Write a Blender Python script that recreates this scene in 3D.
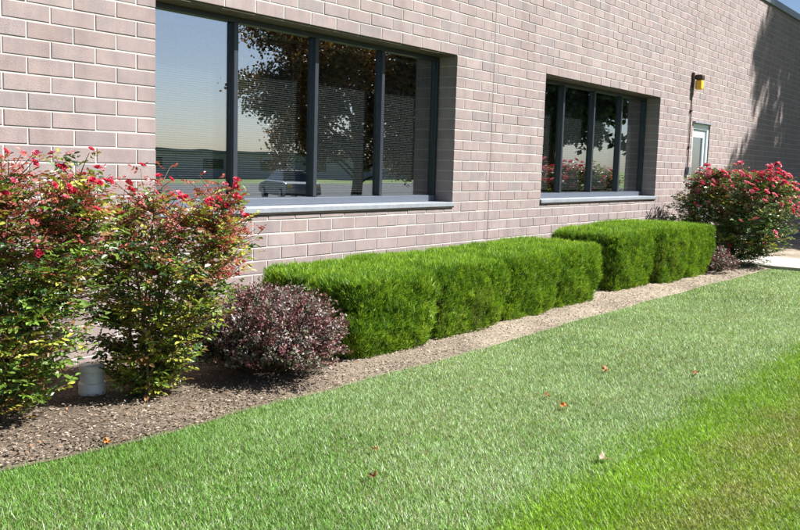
import bpy, math, random
import numpy as np
from mathutils import Vector, Matrix
for o in list(bpy.data.objects): bpy.data.objects.remove(o)
SC = bpy.context.scene
COL = SC.collection
RNG = np.random.default_rng(11)
random.seed(5)

# ------------------------------------------------------------------ camera
CAM = np.array([-2.7926, -4.9218, 1.3371])
YAW, PITCH, ROLL, FPX = math.radians(53.38), math.radians(-6.4166), math.radians(1.6932), 899.45
CF = np.array([math.sin(YAW)*math.cos(PITCH), math.cos(YAW)*math.cos(PITCH), math.sin(PITCH)])
_r0 = np.array([math.cos(YAW), -math.sin(YAW), 0.0]); _u0 = np.cross(_r0, CF)
CR = _r0*math.cos(ROLL)+_u0*math.sin(ROLL); CU = -_r0*math.sin(ROLL)+_u0*math.cos(ROLL)
cam = bpy.data.cameras.new('camera'); camo = bpy.data.objects.new('camera', cam); COL.objects.link(camo)
camo.matrix_world = Matrix(((CR[0], CU[0], -CF[0], CAM[0]), (CR[1], CU[1], -CF[1], CAM[1]),
                            (CR[2], CU[2], -CF[2], CAM[2]), (0, 0, 0, 1)))
cam.sensor_width = 36; cam.lens = FPX/800*36; cam.clip_start = .05; cam.clip_end = 5000
SC.camera = camo
def project(P):
    d = np.asarray(P, float)-CAM; z = d@CF
    return 400+FPX*(d@CR)/z, 265-FPX*(d@CU)/z, z

# ------------------------------------------------------------------ sky, sun, exposure
SUN_AZ, SUN_EL = math.radians(37), math.radians(46)      # azimuth measured from the wall normal (-Y) towards +X
SUN = Vector((math.sin(SUN_AZ)*math.cos(SUN_EL), -math.cos(SUN_AZ)*math.cos(SUN_EL), math.sin(SUN_EL)))
W = bpy.data.worlds.new('World'); SC.world = W; W.use_nodes = True
wn = W.node_tree; bg = wn.nodes['Background']
sky = wn.nodes.new('ShaderNodeTexSky'); sky.sky_type = 'NISHITA'; sky.sun_disc = False
sky.sun_elevation = SUN_EL; sky.sun_rotation = math.radians(180-37)
sky.altitude = 0; sky.air_density = .75; sky.dust_density = 1.0; sky.ozone_density = 3.0
wn.links.new(sky.outputs[0], bg.inputs[0]); bg.inputs[1].default_value = .05
sl = bpy.data.lights.new('sun', 'SUN'); sl.energy = 5.0; sl.angle = math.radians(.53); sl.color = (1, .975, .935)
so = bpy.data.objects.new('sun', sl); COL.objects.link(so)
so.rotation_euler = (-SUN).to_track_quat('-Z', 'Y').to_euler()
vs = SC.view_settings; vs.view_transform = 'Standard'; vs.look = 'None'; vs.gamma = 1; vs.exposure = 1.33
vs.use_curve_mapping = False
SC.render.engine = 'CYCLES'
SC.cycles.transparent_max_bounces = 16; SC.cycles.max_bounces = 8

# ------------------------------------------------------------------ materials
def newmat(name):
    m = bpy.data.materials.new(name); m.use_nodes = True
    nt = m.node_tree; p = nt.nodes['Principled BSDF']
    return m, nt, p
def N(nt, t, **kw):
    n = nt.nodes.new(t)
    for k, v in kw.items():
        if k in n.inputs.keys(): n.inputs[k].default_value = v
        else: setattr(n, k, v)
    return n
def ramp(nt, stops):
    r = nt.nodes.new('ShaderNodeValToRGB'); e = r.color_ramp.elements
    while len(e) < len(stops): e.new(.5)
    for i, (p, c) in enumerate(stops): e[i].position = p; e[i].color = (*c, 1)
    return r
def noise(nt, scale, detail=4, rough=.55, vec=None):
    n = N(nt, 'ShaderNodeTexNoise'); n.inputs['Scale'].default_value = scale
    n.inputs['Detail'].default_value = detail; n.inputs['Roughness'].default_value = rough
    if vec is not None: nt.links.new(vec, n.inputs['Vector'])
    return n
def mixc(nt, a, b, fac, mode='MIX'):
    m = nt.nodes.new('ShaderNodeMix'); m.data_type = 'RGBA'; m.blend_type = mode
    for i, v in ((0, fac), (6, a), (7, b)):
        if hasattr(v, 'is_linked') or isinstance(v, bpy.types.NodeSocket): nt.links.new(v, m.inputs[i])
        elif i == 0: m.inputs[0].default_value = v
        else: m.inputs[i].default_value = (*v, 1)
    return m.outputs[2]
def bump(nt, p, h, strength, dist):
    b = N(nt, 'ShaderNodeBump'); b.inputs['Strength'].default_value = strength; b.inputs['Distance'].default_value = dist
    nt.links.new(h, b.inputs['Height']); nt.links.new(b.outputs[0], p.inputs['Normal'])
def simple(name, col, rough=.5, metal=0, var=.12, scale=9, bumpd=0, spec=.5):
    m, nt, p = newmat(name); g = N(nt, 'ShaderNodeNewGeometry'); n = noise(nt, scale, 5, .6, g.outputs['Position'])
    c = ramp(nt, [(.25, tuple(x*(1-var) for x in col)), (.75, tuple(min(1, x*(1+var)) for x in col))])
    nt.links.new(n.outputs[0], c.inputs[0]); nt.links.new(c.outputs[0], p.inputs['Base Color'])
    p.inputs['Roughness'].default_value = rough; p.inputs['Metallic'].default_value = metal
    p.inputs['Specular IOR Level'].default_value = spec
    if bumpd: bump(nt, p, n.outputs[0], .6, bumpd)
    return m
def leafmat(name, rough=.42, trans=.3, spec=.5, sheen=0, tcol=None):
    m, nt, p = newmat(name); a = N(nt, 'ShaderNodeAttribute', attribute_name='Col')
    g = N(nt, 'ShaderNodeNewGeometry'); n = noise(nt, 60, 3, .5, g.outputs['Position'])
    r = ramp(nt, [(.3, (.72, .72, .72)), (.7, (1.15, 1.15, 1.15))]); nt.links.new(n.outputs[0], r.inputs[0])
    c = mixc(nt, a.outputs[0], r.outputs[0], 1.0, 'MULTIPLY')
    nt.links.new(c, p.inputs['Base Color']); p.inputs['Roughness'].default_value = rough
    p.inputs['Specular IOR Level'].default_value = spec
    t = N(nt, 'ShaderNodeBsdfTranslucent')
    tc = mixc(nt, c, tcol or (1.25, 1.2, .6), 1.0, 'MULTIPLY'); nt.links.new(tc, t.inputs[0])
    mx = N(nt, 'ShaderNodeMixShader'); mx.inputs[0].default_value = trans
    nt.links.new(p.outputs[0], mx.inputs[1]); nt.links.new(t.outputs[0], mx.inputs[2])
    nt.links.new(mx.outputs[0], nt.nodes['Material Output'].inputs[0])
    return m
M = {}
# brick: each brick has its own tone; fine grit, darker flashes, faint bloom
m, nt, p = newmat('brick'); g = N(nt, 'ShaderNodeNewGeometry'); oi = N(nt, 'ShaderNodeObjectInfo')
ad = N(nt, 'ShaderNodeMath', operation='ADD'); nt.links.new(g.outputs['Random Per Island'], ad.inputs[0]); nt.links.new(oi.outputs['Random'], ad.inputs[1])
fr = N(nt, 'ShaderNodeMath', operation='FRACT'); nt.links.new(ad.outputs[0], fr.inputs[0])
rc = ramp(nt, [(0, (.255, .216, .209)), (.05, (.264, .22, .213)), (.12, (.288, .233, .222)), (.6, (.308, .248, .236)), (.9, (.280, .221, .208)), (1, (.33, .273, .26))])
nt.links.new(fr.outputs[0], rc.inputs[0])
n1 = noise(nt, 7, 4, .6, g.outputs['Position']); r1 = ramp(nt, [(.33, (.84, .86, .90)), (.66, (1.06, 1.04, 1.02))]); nt.links.new(n1.outputs[0], r1.inputs[0])
n2 = noise(nt, 240, 3, .7, g.outputs['Position']); r2 = ramp(nt, [(.3, (.80, .80, .80)), (.7, (1.15, 1.15, 1.15))]); nt.links.new(n2.outputs[0], r2.inputs[0])
c = mixc(nt, mixc(nt, rc.outputs[0], r1.outputs[0], 1, 'MULTIPLY'), r2.outputs[0], 1, 'MULTIPLY')
n3 = noise(nt, 2.1, 3, .5, g.outputs['Position']); r3 = ramp(nt, [(.52, (0, 0, 0)), (.75, (.22, .22, .22))]); nt.links.new(n3.outputs[0], r3.inputs[0])
c = mixc(nt, c, (.36, .335, .33), r3.outputs[0])
mp = N(nt, 'ShaderNodeMapping'); mp.inputs['Scale'].default_value = (3.2, 3.2, .35); nt.links.new(g.outputs['Position'], mp.inputs[0])
n5 = noise(nt, 1.6, 5, .65, mp.outputs[0]); r5 = ramp(nt, [(.32, (.86, .85, .84)), (.55, (1.0, 1.0, 1.0)), (.8, (1.07, 1.07, 1.06))]); nt.links.new(n5.outputs[0], r5.inputs[0])
c = mixc(nt, c, r5.outputs[0], 1, 'MULTIPLY')      # rain streaks
nt.links.new(c, p.inputs['Base Color']); p.inputs['Roughness'].default_value = .88; p.inputs['Specular IOR Level'].default_value = .25
n4 = noise(nt, 140, 5, .7, g.outputs['Position']); bump(nt, p, n4.outputs[0], .7, .004); M['brick'] = m
M['mortar'] = simple('mortar', (.45, .43, .405), .92, 0, .16, 12, .002, .2)
M['caulk'] = simple('caulk', (.15, .13, .13), .7, 0, .1, 30)
M['frame'] = simple('window_frame_paint', (.034, .040, .052), .36, .2, .08, 12)
M['lintel'] = simple('lintel_steel', (.10, .075, .04), .6, .1, .25, 20)
M['sunlit_rail'] = simple('sunlit_frame_rail', (.12, .14, .175), .42, .3, .06, 12)  # lighter than the rest of the frame: sunlight put into the rail's colour
M['alu'] = simple('sill_aluminium', (.25, .27, .30), .55, .2, .18, 25)
M['door'] = simple('door_aluminium', (.60, .68, .70), .42, .2, .05, 10)
M['coping'] = simple('coping_metal', (.13, .155, .15), .45, .25, .08, 4)
M['roofmetal'] = simple('roof_metal', (.28, .33, .35), .5, .2, .08, 3)
M['blind'] = simple('blind_slat', (.76, .75, .70), .5, 0, .05, 5)
M['room'] = simple('room_wall', (.16, .15, .14), .9, 0, .06, 3)
M['carpet'] = simple('carpet', (.09, .085, .08), .95, 0, .2, 40)
M['bronze'] = simple('bronze_housing', (.05, .035, .025), .5, .3, .2, 20)
M['conduit'] = simple('conduit_paint', (.13, .075, .06), .6, .1, .2, 20)
M['boxgrey'] = simple('junction_box', (.18, .20, .22), .5, .3, .1, 20)
M['pvc'] = simple('pvc', (.80, .81, .81), .35, 0, .06, 14)
M['concrete'] = simple('concrete', (.40, .37, .33), .9, 0, .12, 22, .003, .3)
M['asphalt'] = simple('asphalt', (.06, .06, .062), .9, 0, .25, 60, .004, .3)
M['line'] = simple('road_paint', (.75, .75, .72), .7)
M['bark'] = simple('bark', (.085, .062, .045), .9, 0, .4, 35, .01, .2)
M['cane'] = simple('rose_cane', (.13, .085, .045), .7, 0, .4, 40)
M['twig'] = simple('twig', (.10, .06, .045), .85, 0, .35, 50)
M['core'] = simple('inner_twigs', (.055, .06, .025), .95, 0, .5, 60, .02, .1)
M['carpaint'] = simple('car_paint', (.34, .36, .39), .25, .5, .02)
M['carglass'] = simple('car_glass', (.02, .025, .03), .08, 0, .05)
M['tyre'] = simple('tyre', (.02, .02, .02), .85)
M['rim'] = simple('rim', (.5, .5, .52), .35, .8)
M['lamp'] = simple('car_lamp', (.7, .7, .72), .15, .2)
M['stucco'] = simple('stucco', (.36, .36, .37), .9, 0, .08, 2)
# amber lens of the wall light (unlit by day)
m, nt, p = newmat('amber_lens'); p.inputs['Base Color'].default_value = (.80, .46, .03, 1); p.inputs['Roughness'].default_value = .3
p.inputs['Subsurface Weight'].default_value = .15; p.inputs['Subsurface Radius'].default_value = (.03, .015, .005); M['amber'] = m
# tinted, coated glass: reflects the yard, lets some light through to the blinds
m, nt, p = newmat('tinted_glass'); nt.nodes.remove(p)
tr = N(nt, 'ShaderNodeBsdfTransparent'); tr.inputs[0].default_value = (.60, .63, .64, 1)
gl = N(nt, 'ShaderNodeBsdfGlossy'); gl.inputs['Roughness'].default_value = .004; gl.inputs[0].default_value = (.93, .97, 1, 1)
lw = N(nt, 'ShaderNodeLayerWeight'); lw.inputs[0].default_value = .5
pw = N(nt, 'ShaderNodeMath', operation='POWER'); nt.links.new(lw.outputs['Facing'], pw.inputs[0]); pw.inputs[1].default_value = 5
fz = N(nt, 'ShaderNodeMath', operation='MULTIPLY_ADD'); nt.links.new(pw.outputs[0], fz.inputs[0]); fz.inputs[1].default_value = .62; fz.inputs[2].default_value = .38
gg = N(nt, 'ShaderNodeNewGeometry'); gn = noise(nt, 1.3, 2, .5, gg.outputs['Position']); gb = N(nt, 'ShaderNodeBump'); gb.inputs['Strength'].default_value = .045; gb.inputs['Distance'].default_value = .02
nt.links.new(gn.outputs[0], gb.inputs['Height']); nt.links.new(gb.outputs[0], gl.inputs['Normal'])
mx = N(nt, 'ShaderNodeMixShader'); nt.links.new(fz.outputs[0], mx.inputs[0]); nt.links.new(tr.outputs[0], mx.inputs[1]); nt.links.new(gl.outputs[0], mx.inputs[2])
nt.links.new(mx.outputs[0], nt.nodes['Material Output'].inputs[0]); M['glass'] = m
M['roseleaf'] = leafmat('rose_leaf', .36, .30)
M['petal'] = leafmat('petal', .55, .32, .3, tcol=(1.1, .8, .8))
M['hedge'] = leafmat('juniper_leaf', .5, .28, .35)
M['barberry'] = leafmat('barberry_leaf', .46, .2, .45, tcol=(1.2, .8, .7))
M['grass'] = leafmat('grass_blade', .46, .30, .30)
M['treeleaf'] = leafmat('tree_leaf', .45, .25)
M['chip'] = leafmat('bark_chip', .85, 0.0, .2)
M['dryleaf'] = leafmat('dry_leaf', .6, .2, .3)
# soil with mulch dust
m, nt, p = newmat('mulch_soil'); g = N(nt, 'ShaderNodeNewGeometry')
n1 = noise(nt, 90, 6, .75, g.outputs['Position']); r1 = ramp(nt, [(.3, (.085, .065, .048)), (.5, (.20, .16, .12)), (.7, (.34, .285, .225))]); nt.links.new(n1.outputs[0], r1.inputs[0])
n2 = noise(nt, 1.6, 3, .5, g.outputs['Position']); r2 = ramp(nt, [(.35, (.72, .70, .68)), (.65, (1.15, 1.13, 1.1))]); nt.links.new(n2.outputs[0], r2.inputs[0])
sx = N(nt, 'ShaderNodeSeparateXYZ'); nt.links.new(g.outputs['Position'], sx.inputs[0])
mr = N(nt, 'ShaderNodeMapRange'); mr.inputs[1].default_value = .8; mr.inputs[2].default_value = 3.2; nt.links.new(sx.outputs[0], mr.inputs[0])
sand = ramp(nt, [(.3, (.20, .16, .12)), (.5, (.36, .305, .24)), (.7, (.48, .42, .34))]); nt.links.new(n1.outputs[0], sand.inputs[0])
mc = mixc(nt, r1.outputs[0], sand.outputs[0], mr.outputs[0])      # worn through to sandy soil beside the hedges
nt.links.new(mixc(nt, mc, r2.outputs[0], 1, 'MULTIPLY'), p.inputs['Base Color']); p.inputs['Roughness'].default_value = .95
p.inputs['Specular IOR Level'].default_value = .15; bump(nt, p, n1.outputs[0], 1, .015); M['mulch'] = m
# turf base below the blades
m, nt, p = newmat('turf'); g = N(nt, 'ShaderNodeNewGeometry')
n1 = noise(nt, 55, 6, .7, g.outputs['Position']); r1 = ramp(nt, [(.3, (.075, .105, .025)), (.55, (.13, .19, .045)), (.75, (.20, .24, .08))]); nt.links.new(n1.outputs[0], r1.inputs[0])
n2 = noise(nt, .5, 4, .6, g.outputs['Position']); r2 = ramp(nt, [(.35, (.8, .85, .8)), (.65, (1.2, 1.15, 1.1))]); nt.links.new(n2.outputs[0], r2.inputs[0])
nt.links.new(mixc(nt, r1.outputs[0], r2.outputs[0], 1, 'MULTIPLY'), p.inputs['Base Color']); p.inputs['Roughness'].default_value = .9
p.inputs['Specular IOR Level'].default_value = .2; bump(nt, p, n1.outputs[0], 1, .02); M['turf'] = m

# ------------------------------------------------------------------ mesh helpers
def tag(o, label=None, cat=None, group=None, kind=None):
    for k, v in (('label', label), ('category', cat), ('group', group), ('kind', kind)):
        if v: o[k] = v
    return o
def link(o, parent=None):
    COL.objects.link(o)
    if parent is not None: o.parent = parent
    return o
def empty(name, loc=(0, 0, 0)):
    o = bpy.data.objects.new(name, None); o.location = loc; o.empty_display_size = .1; return link(o)
def mesh_np(name, V, faces, mat, col=None, smooth=False):
    V = np.asarray(V, np.float32).reshape(-1, 3)
    if not isinstance(faces, list) or isinstance(faces[0], tuple): faces = [np.asarray(faces, np.int32)]
    faces = [np.asarray(f, np.int32) for f in faces]
    faces = [f for f in faces if len(f)]
    me = bpy.data.meshes.new(name); me.vertices.add(len(V)); me.vertices.foreach_set('co', V.ravel())
    tot = np.concatenate([np.full(len(f), f.shape[1], np.int32) for f in faces])
    idx = np.concatenate([f.ravel() for f in faces]).astype(np.int32)
    st = np.concatenate([[0], np.cumsum(tot)[:-1]]).astype(np.int32)
    me.loops.add(len(idx)); me.loops.foreach_set('vertex_index', idx)
    me.polygons.add(len(tot)); me.polygons.foreach_set('loop_start', st); me.polygons.foreach_set('loop_total', tot)
    me.polygons.foreach_set('use_smooth', np.full(len(tot), bool(smooth)))
    if col is not None:
        a = me.color_attributes.new('Col', 'FLOAT_COLOR', 'POINT')
        c = np.ones((len(V), 4), np.float32); c[:, :3] = col; a.data.foreach_set('color', c.ravel())
    me.update(calc_edges=True); me.validate()
    if mat is not None: me.materials.append(M[mat] if isinstance(mat, str) else mat)
    return me
def obj(name, me, parent=None, off=None):
    o = bpy.data.objects.new(name, me)
    if parent is not None and off is None: off = parent.location
    if parent is not None:                       # geometry is written in world space; keep it there under its parent
        P = Vector((0, 0, 0)); q = parent
        while q is not None: P += q.location; q = q.parent
        o.location = -P
    return link(o, parent)
BOXF = np.array([[0, 1, 3, 2], [4, 6, 7, 5], [0, 4, 5, 1], [2, 3, 7, 6], [0, 2, 6, 4], [1, 5, 7, 3]])
def boxes(bs):
    V, F = [], []
    for i, (x0, x1, y0, y1, z0, z1) in enumerate(bs):
        V += [(x, y, z) for x in (x0, x1) for y in (y0, y1) for z in (z0, z1)]; F.append(BOXF[:, ::-1]+8*i)
    return np.array(V, float), np.concatenate(F)
def box_obj(name, bs, mat, parent=None, bevel=0):
    V, F = boxes(bs if isinstance(bs[0], (tuple, list)) else [bs])
    o = obj(name, mesh_np(name, V, F, mat), parent)
    if bevel:
        b = o.modifiers.new('bevel', 'BEVEL'); b.width = bevel; b.segments = 2; b.limit_method = 'ANGLE'
    return o
def nrm(a): return a/np.maximum(np.linalg.norm(a, axis=-1, keepdims=True), 1e-9)
def leaves(pos, ax, nn, L, Wd, fold=.3, droop=.12):
    ax = nrm(ax); s = nrm(np.cross(ax, nn)); nn = np.cross(s, ax); L = np.asarray(L)[:, None]; Wd = np.asarray(Wd)[:, None]
    b = pos; t = pos+ax*L-nn*droop*L
    up = nn*(fold*Wd*.5)
    l1 = pos+ax*.28*L+s*.44*Wd+up; l2 = pos+ax*.68*L+s*.38*Wd+up-nn*droop*.4*L
    r1 = pos+ax*.28*L-s*.44*Wd+up; r2 = pos+ax*.68*L-s*.38*Wd+up-nn*droop*.4*L
    V = np.stack([b, l1, l2, t, r2, r1], 1).reshape(-1, 3)
    k = np.arange(len(pos))[:, None]*6
    return V, np.concatenate([k+np.array([0, 1, 2, 3]), k+np.array([0, 3, 4, 5])])
def spikes(pos, ax, nn, L, Wd):
    ax = nrm(ax); s = nrm(np.cross(ax, nn)); L = np.asarray(L)[:, None]; Wd = np.asarray(Wd)[:, None]
    V = np.stack([pos, pos+ax*.45*L+s*.5*Wd, pos+ax*L, pos+ax*.45*L-s*.5*Wd], 1).reshape(-1, 3)
    return V, np.arange(len(pos)*4).reshape(-1, 4)
def needles(pos, ax, nn, L, Wd):
    ax = nrm(ax); s = nrm(np.cross(ax, nn)); L = np.asarray(L)[:, None]; Wd = np.asarray(Wd)[:, None]
    V = np.stack([pos+s*.5*Wd, pos-s*.5*Wd, pos+ax*L], 1).reshape(-1, 3)
    return V, np.arange(len(pos)*3).reshape(-1, 3)
def tubes(paths, n=6):
    V, F, o = [], [], 0
    ang = np.arange(n)*2*math.pi/n
    for P, R in paths:
        P = np.asarray(P, float); R = np.asarray(R, float); T = nrm(np.gradient(P, axis=0))
        a = np.where(np.abs(T[:, 2:3]) < .9, [[0, 0, 1.]], [[1., 0, 0]]); s = nrm(np.cross(T, a)); u = np.cross(s, T)
        ring = P[:, None]+R[:, None, None]*(np.cos(ang)[None, :, None]*s[:, None]+np.sin(ang)[None, :, None]*u[:, None])
        V.append(ring.reshape(-1, 3)); m = len(P)
        i = np.arange(m-1)[:, None]*n; j = np.arange(n)[None]; j2 = (j+1) % n
        F.append(np.stack([i+j, i+j2, i+n+j2, i+n+j], -1).reshape(-1, 4)+o); o += m*n
    return np.concatenate(V), np.concatenate(F)
def lathe(prof, n=24, loc=(0, 0, 0)):
    a = np.arange(n)*2*math.pi/n; V = np.concatenate([np.stack([r*np.cos(a), r*np.sin(a), np.full(n, z)], -1) for r, z in prof])+np.array(loc)
    F = []
    for i in range(len(prof)-1):
        for j in range(n): F.append((i*n+j, i*n+(j+1) % n, (i+1)*n+(j+1) % n, (i+1)*n+j))
    return V, np.array(F)
def rdir(n, rng=RNG): return nrm(rng.normal(size=(n, 3)))
def vnoise(x, y, s, seed=0):
    """smooth value noise in [0,1]"""
    r = np.random.default_rng(seed); T = r.random((64, 64)); x = np.asarray(x)/s; y = np.asarray(y)/s
    xi = np.floor(x).astype(int); yi = np.floor(y).astype(int); fx = x-xi; fy = y-yi
    fx = fx*fx*(3-2*fx); fy = fy*fy*(3-2*fy); g = lambda a, b: T[a % 64, b % 64]
    return (g(xi, yi)*(1-fx)+g(xi+1, yi)*fx)*(1-fy)+(g(xi, yi+1)*(1-fx)+g(xi+1, yi+1)*fx)*fy

# ------------------------------------------------------------------ ground, bed, walk, car park
def bed_edge(x):           # y of the line between mulch and lawn
    x = np.asarray(x, float)
    return -1.52+.05*(vnoise(x, x*0, .55, 3)-.5)+.06*(vnoise(x, x*0, 1.9, 4)-.5)+np.where(x < 0, .12*np.minimum(-x, 1.2)**1.3, 0)
def ground_z(y):
    y = np.asarray(y, float); t = np.clip((-y-7)/7, 0, 1); return -.6*t*t*(3-2*t)
ys = np.array([900, 40, 14, 6, 0, -2, -4, -6]+[-7-i*.7 for i in range(0, 11)]+[-20, -50, -120, -400, -900.])
xs = np.array([-900, -200, -60, -20, -8, -2, 4, 10, 16, 24, 40, 80, 200, 900.])
gx, gy = np.meshgrid(xs, ys); V = np.stack([gx, gy, ground_z(gy)-.004], -1).reshape(-1, 3); nx = len(xs)
F = [(r*nx+c, (r+1)*nx+c, (r+1)*nx+c+1, r*nx+c+1) for r in range(len(ys)-1) for c in range(nx-1)]
tag(obj('ground', mesh_np('ground', V, F, 'turf', smooth=True)), kind='structure')
# mulch bed, gently heaped, two stretches either side of the walk
def mulch_sheet(x0, x1):
    nxm = int((x1-x0)/.05); nym = 40
    X = np.linspace(x0, x1, nxm)[:, None]+np.zeros((1, nym)); E = bed_edge(X[:, :1]); T = np.linspace(0, 1, nym)[None]
    Y = -.0*T+E*T+(0.02)*(1-T); Z = .012+.035*np.sin(T*math.pi)**.6+.018*(vnoise(X, Y, .22, 8)-.5)+.02*(vnoise(X, Y, .07, 9)-.5)
    Z = Z*np.clip((1-T)*9, 0, 1)+.004
    V = np.stack([X, Y, Z], -1).reshape(-1, 3)
    i = np.arange(nxm-1)[:, None]*nym; j = np.arange(nym-1)[None]
    return V, np.stack([i+j, i+j+1, i+nym+j+1, i+nym+j], -1).reshape(-1, 4)
for (a, b) in ((-5, 10.62), (12.25, 22)):
    V, F = mulch_sheet(a, b); tag(obj('mulch_bed', mesh_np('mulch_bed', V, F[:, ::-1], 'mulch', smooth=True)), kind='structure')
walk = tag(box_obj('concrete_walk', [(10.66, 12.2, -3.49+i*1.5-1.5, -2.0+i*1.5-1.5, -.05, .045) for i in range(3)]+[(10.66, 12.2, -6.49, -5.0, -.05, .045)], 'concrete', bevel=.006), kind='structure')
walk.data.transform(Matrix.Shear('XY', 4, (0, 0)))
lot = tag(box_obj('car_park', (-60, 90, -48, -15.5, -.7, -.590), 'asphalt'), kind='structure')
kerb = tag(box_obj('car_park_kerb', (-60, 90, -15.5, -15.3, -.7, -.47), 'concrete', bevel=.02), kind='structure')
for i in range(16):
    tag(box_obj('parking_line', (4+i*2.8, 4.1+i*2.8, -20.6, -15.7, -.6, -.586), 'line'), kind='structure')

# ------------------------------------------------------------------ the building
H = .1016; ZT = 2.4; JT = .010
X1L, X1R, X2L, X2R = 1.067, 4.667, 6.509, 10.043
ZS = ZT-14*H                                # top of the sills
DX0, DX1, DZ = 11.50, 12.32, 2.12           # door opening
CJ = [5.358, 11.33]                         # control joints
WX0, WX1, WZ1 = -4.9, 30.0, ZT+21*H
bld = tag(empty('office_building', (0, 0, 0)), 'single storey mauve brick office building with two wide windows', 'building')
holes = [(X1L, X1R, ZS, ZT), (X2L, X2R, ZS, ZT), (DX0, DX1, 0, DZ)]
# mortar skin with openings, 4 mm behind the brick faces
e = .004
hx = [(a-e, b+e, c-(0 if c == 0 else .06), d+e) for a, b, c, d in holes]
xb = sorted({WX0, WX1, *[v for h_ in hx for v in h_[:2]]}); zb = sorted({-.1, WZ1, *[v for h_ in hx for v in h_[2:]]})
zb = sorted(set([-.1]+[z for z in zb if z > -.05]))
Vw, Fw, vid = [], [], {}
def vv(x, y, z):
    k = (round(x, 4), round(y, 4), round(z, 4))
    if k not in vid: vid[k] = len(Vw); Vw.append((x, y, z))
    return vid[k]
def solid(i, j):
    if not (0 <= i < len(xb)-1 and 0 <= j < len(zb)-1): return False
    cx, cz = (xb[i]+xb[i+1])/2, (zb[j]+zb[j+1])/2
    return not any(a < cx < b and (c if c > 0 else -1) < cz < d for a, b, c, d in hx)
Y0, Y1 = .004, .30
for i in range(len(xb)-1):
    for j in range(len(zb)-1):
        if not solid(i, j): continue
        a, b, c, d = xb[i], xb[i+1], zb[j], zb[j+1]
        Fw.append((vv(a, Y0, c), vv(b, Y0, c), vv(b, Y0, d), vv(a, Y0, d))); Fw.append((vv(a, Y1, c), vv(a, Y1, d), vv(b, Y1, d), vv(b, Y1, c)))
        if not solid(i-1, j): Fw.append((vv(a, Y0, c), vv(a, Y0, d), vv(a, Y1, d), vv(a, Y1, c)))
        if not solid(i+1, j): Fw.append((vv(b, Y0, c), vv(b, Y1, c), vv(b, Y1, d), vv(b, Y0, d)))
        if not solid(i, j-1): Fw.append((vv(a, Y0, c), vv(a, Y1, c), vv(b, Y1, c), vv(b, Y0, c)))
        if not solid(i, j+1): Fw.append((vv(a, Y0, d), vv(b, Y0, d), vv(b, Y1, d), vv(a, Y1, d)))
wall = obj('wall', mesh_np('wall', Vw, Fw, 'mortar'), bld)
# bricks --------------------------------------------------------------
def kx(k):                                  # half-brick index -> x
    if k <= 7: return X1L-(7-k)*.1524
    if k <= 31: return X1L+(k-7)*(X1R-X1L)/24
    if k <= 43: return X1R+(k-31)*(X2L-X1R)/12
    if k <= 67: return X2L+(k-43)*(X2R-X2L)/24
    return X2R+(k-67)*.1524
def brick_np(w, h, d):
    c = .003; V = []
    for (ix, y) in ((0, d), (0, c), (c, 0)):
        V += [(-w/2+ix, y, -h/2+ix), (w/2-ix, y, -h/2+ix), (w/2-ix, y, h/2-ix), (-w/2+ix, y, h/2-ix)]
    F = [(8, 9, 10, 11)]
    for o in (0, 4):
        for i in range(4): F.append((o+i, o+(i+1) % 4, o+4+(i+1) % 4, o+4+i))
    return np.array(V), np.array(F)
blist = []
for r in range(-21, 24):
    zt = ZT-r*H; zb_ = zt-H
    cuts = [kx(k) for k in range(-40, 200) if (k-r) % 2 == 0 and WX0 < kx(k) < WX1]
    edges = [WX0]+cuts+[WX1]
    hs = [(a, b) for a, b, c, d in holes if c-.001 < (zt+zb_)/2 < d] 
    for a, b in hs: edges += [a, b]
    if r == 14: edges += [v for a, b, c_, d_ in holes[:2] for v in (a-.016, b+.016)]
    ex = sorted(set([round(v, 4) for v in edges]+CJ))
    ex = [v for i, v in enumerate(ex) if i == 0 or v-ex[i-1] > .012 or v in CJ]
    for a, b in zip(ex[:-1], ex[1:]):
        mid = (a+b)/2
        if b-a < .02 or any(p_ < mid < q_ for p_, q_ in hs): continue
        la = JT/2; lb = JT/2; dep = .045
        for p_, q_ in hs:
            if abs(b-p_) < .01: lb = 0; dep = .203
            if abs(a-q_) < .01: la = 0; dep = .203
        z0, z1 = zb_+JT/2, zt-JT/2
        if r == -1 and any(p_-.01 < mid < q_+.01 for p_, q_, c_, d_ in holes[:2]): z0 = zb_+.002
        if r == 14 and any(p_-.016 < mid < q_+.016 for p_, q_, c_, d_ in holes[:2]): z1 = ZS-.060
        if abs(zt-DZ) < H and DX0-.02 < mid < DX1+.02 and zb_ < DZ < zt:
            z0 = DZ+.004
            if z1-z0 < .015: continue
        blist.append((a+la, b-lb, z0, z1, dep))
def hidden(px, py):
    if not (4 < px < 796 and 4 < py < 526): return True
    if px < 115 and py > 185: return True
    if px < 275 and py > 175+max(0, (px-200))*.9: return True
    if px > 275 and py > 277-(px-275)*.145: return True
    if px > 680 and py > 175: return True
    return False
sc = []
for i, (a, b, z0, z1, d) in enumerate(blist):
    px, py, dz = project(((a+b)/2, 0, (z0+z1)/2)); sc.append((0 if hidden(px, py) else (b-a)*(z1-z0)/dz**2.8, i))
big = {i for s, i in sorted(sc, reverse=True)[:300]}
cache = {}; RV, RF, ro = [], [], 0
for i, (a, b, z0, z1, d) in enumerate(blist):
    w, h = b-a, z1-z0; c = np.array([(a+b)/2, random.uniform(-.0018, .0012), (z0+z1)/2+random.uniform(-.001, .001)])
    if i in big:
        key = (round(w, 3), round(h, 3), d)
        if key not in cache: cache[key] = mesh_np('brick', *brick_np(*key), 'brick')
        o = bpy.data.objects.new('brick', cache[key]); o.location = c
        o.rotation_euler = (random.uniform(-.004, .004), random.uniform(-.003, .003), random.uniform(-.002, .002)); link(o, wall)
    else:
        v, f = brick_np(w, h, d); RV.append(v+c); RF.append(f+ro); ro += len(v)
tag(obj('bricks', mesh_np('bricks', np.concatenate(RV), np.concatenate(RF), 'brick'), wall), kind='stuff')
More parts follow.
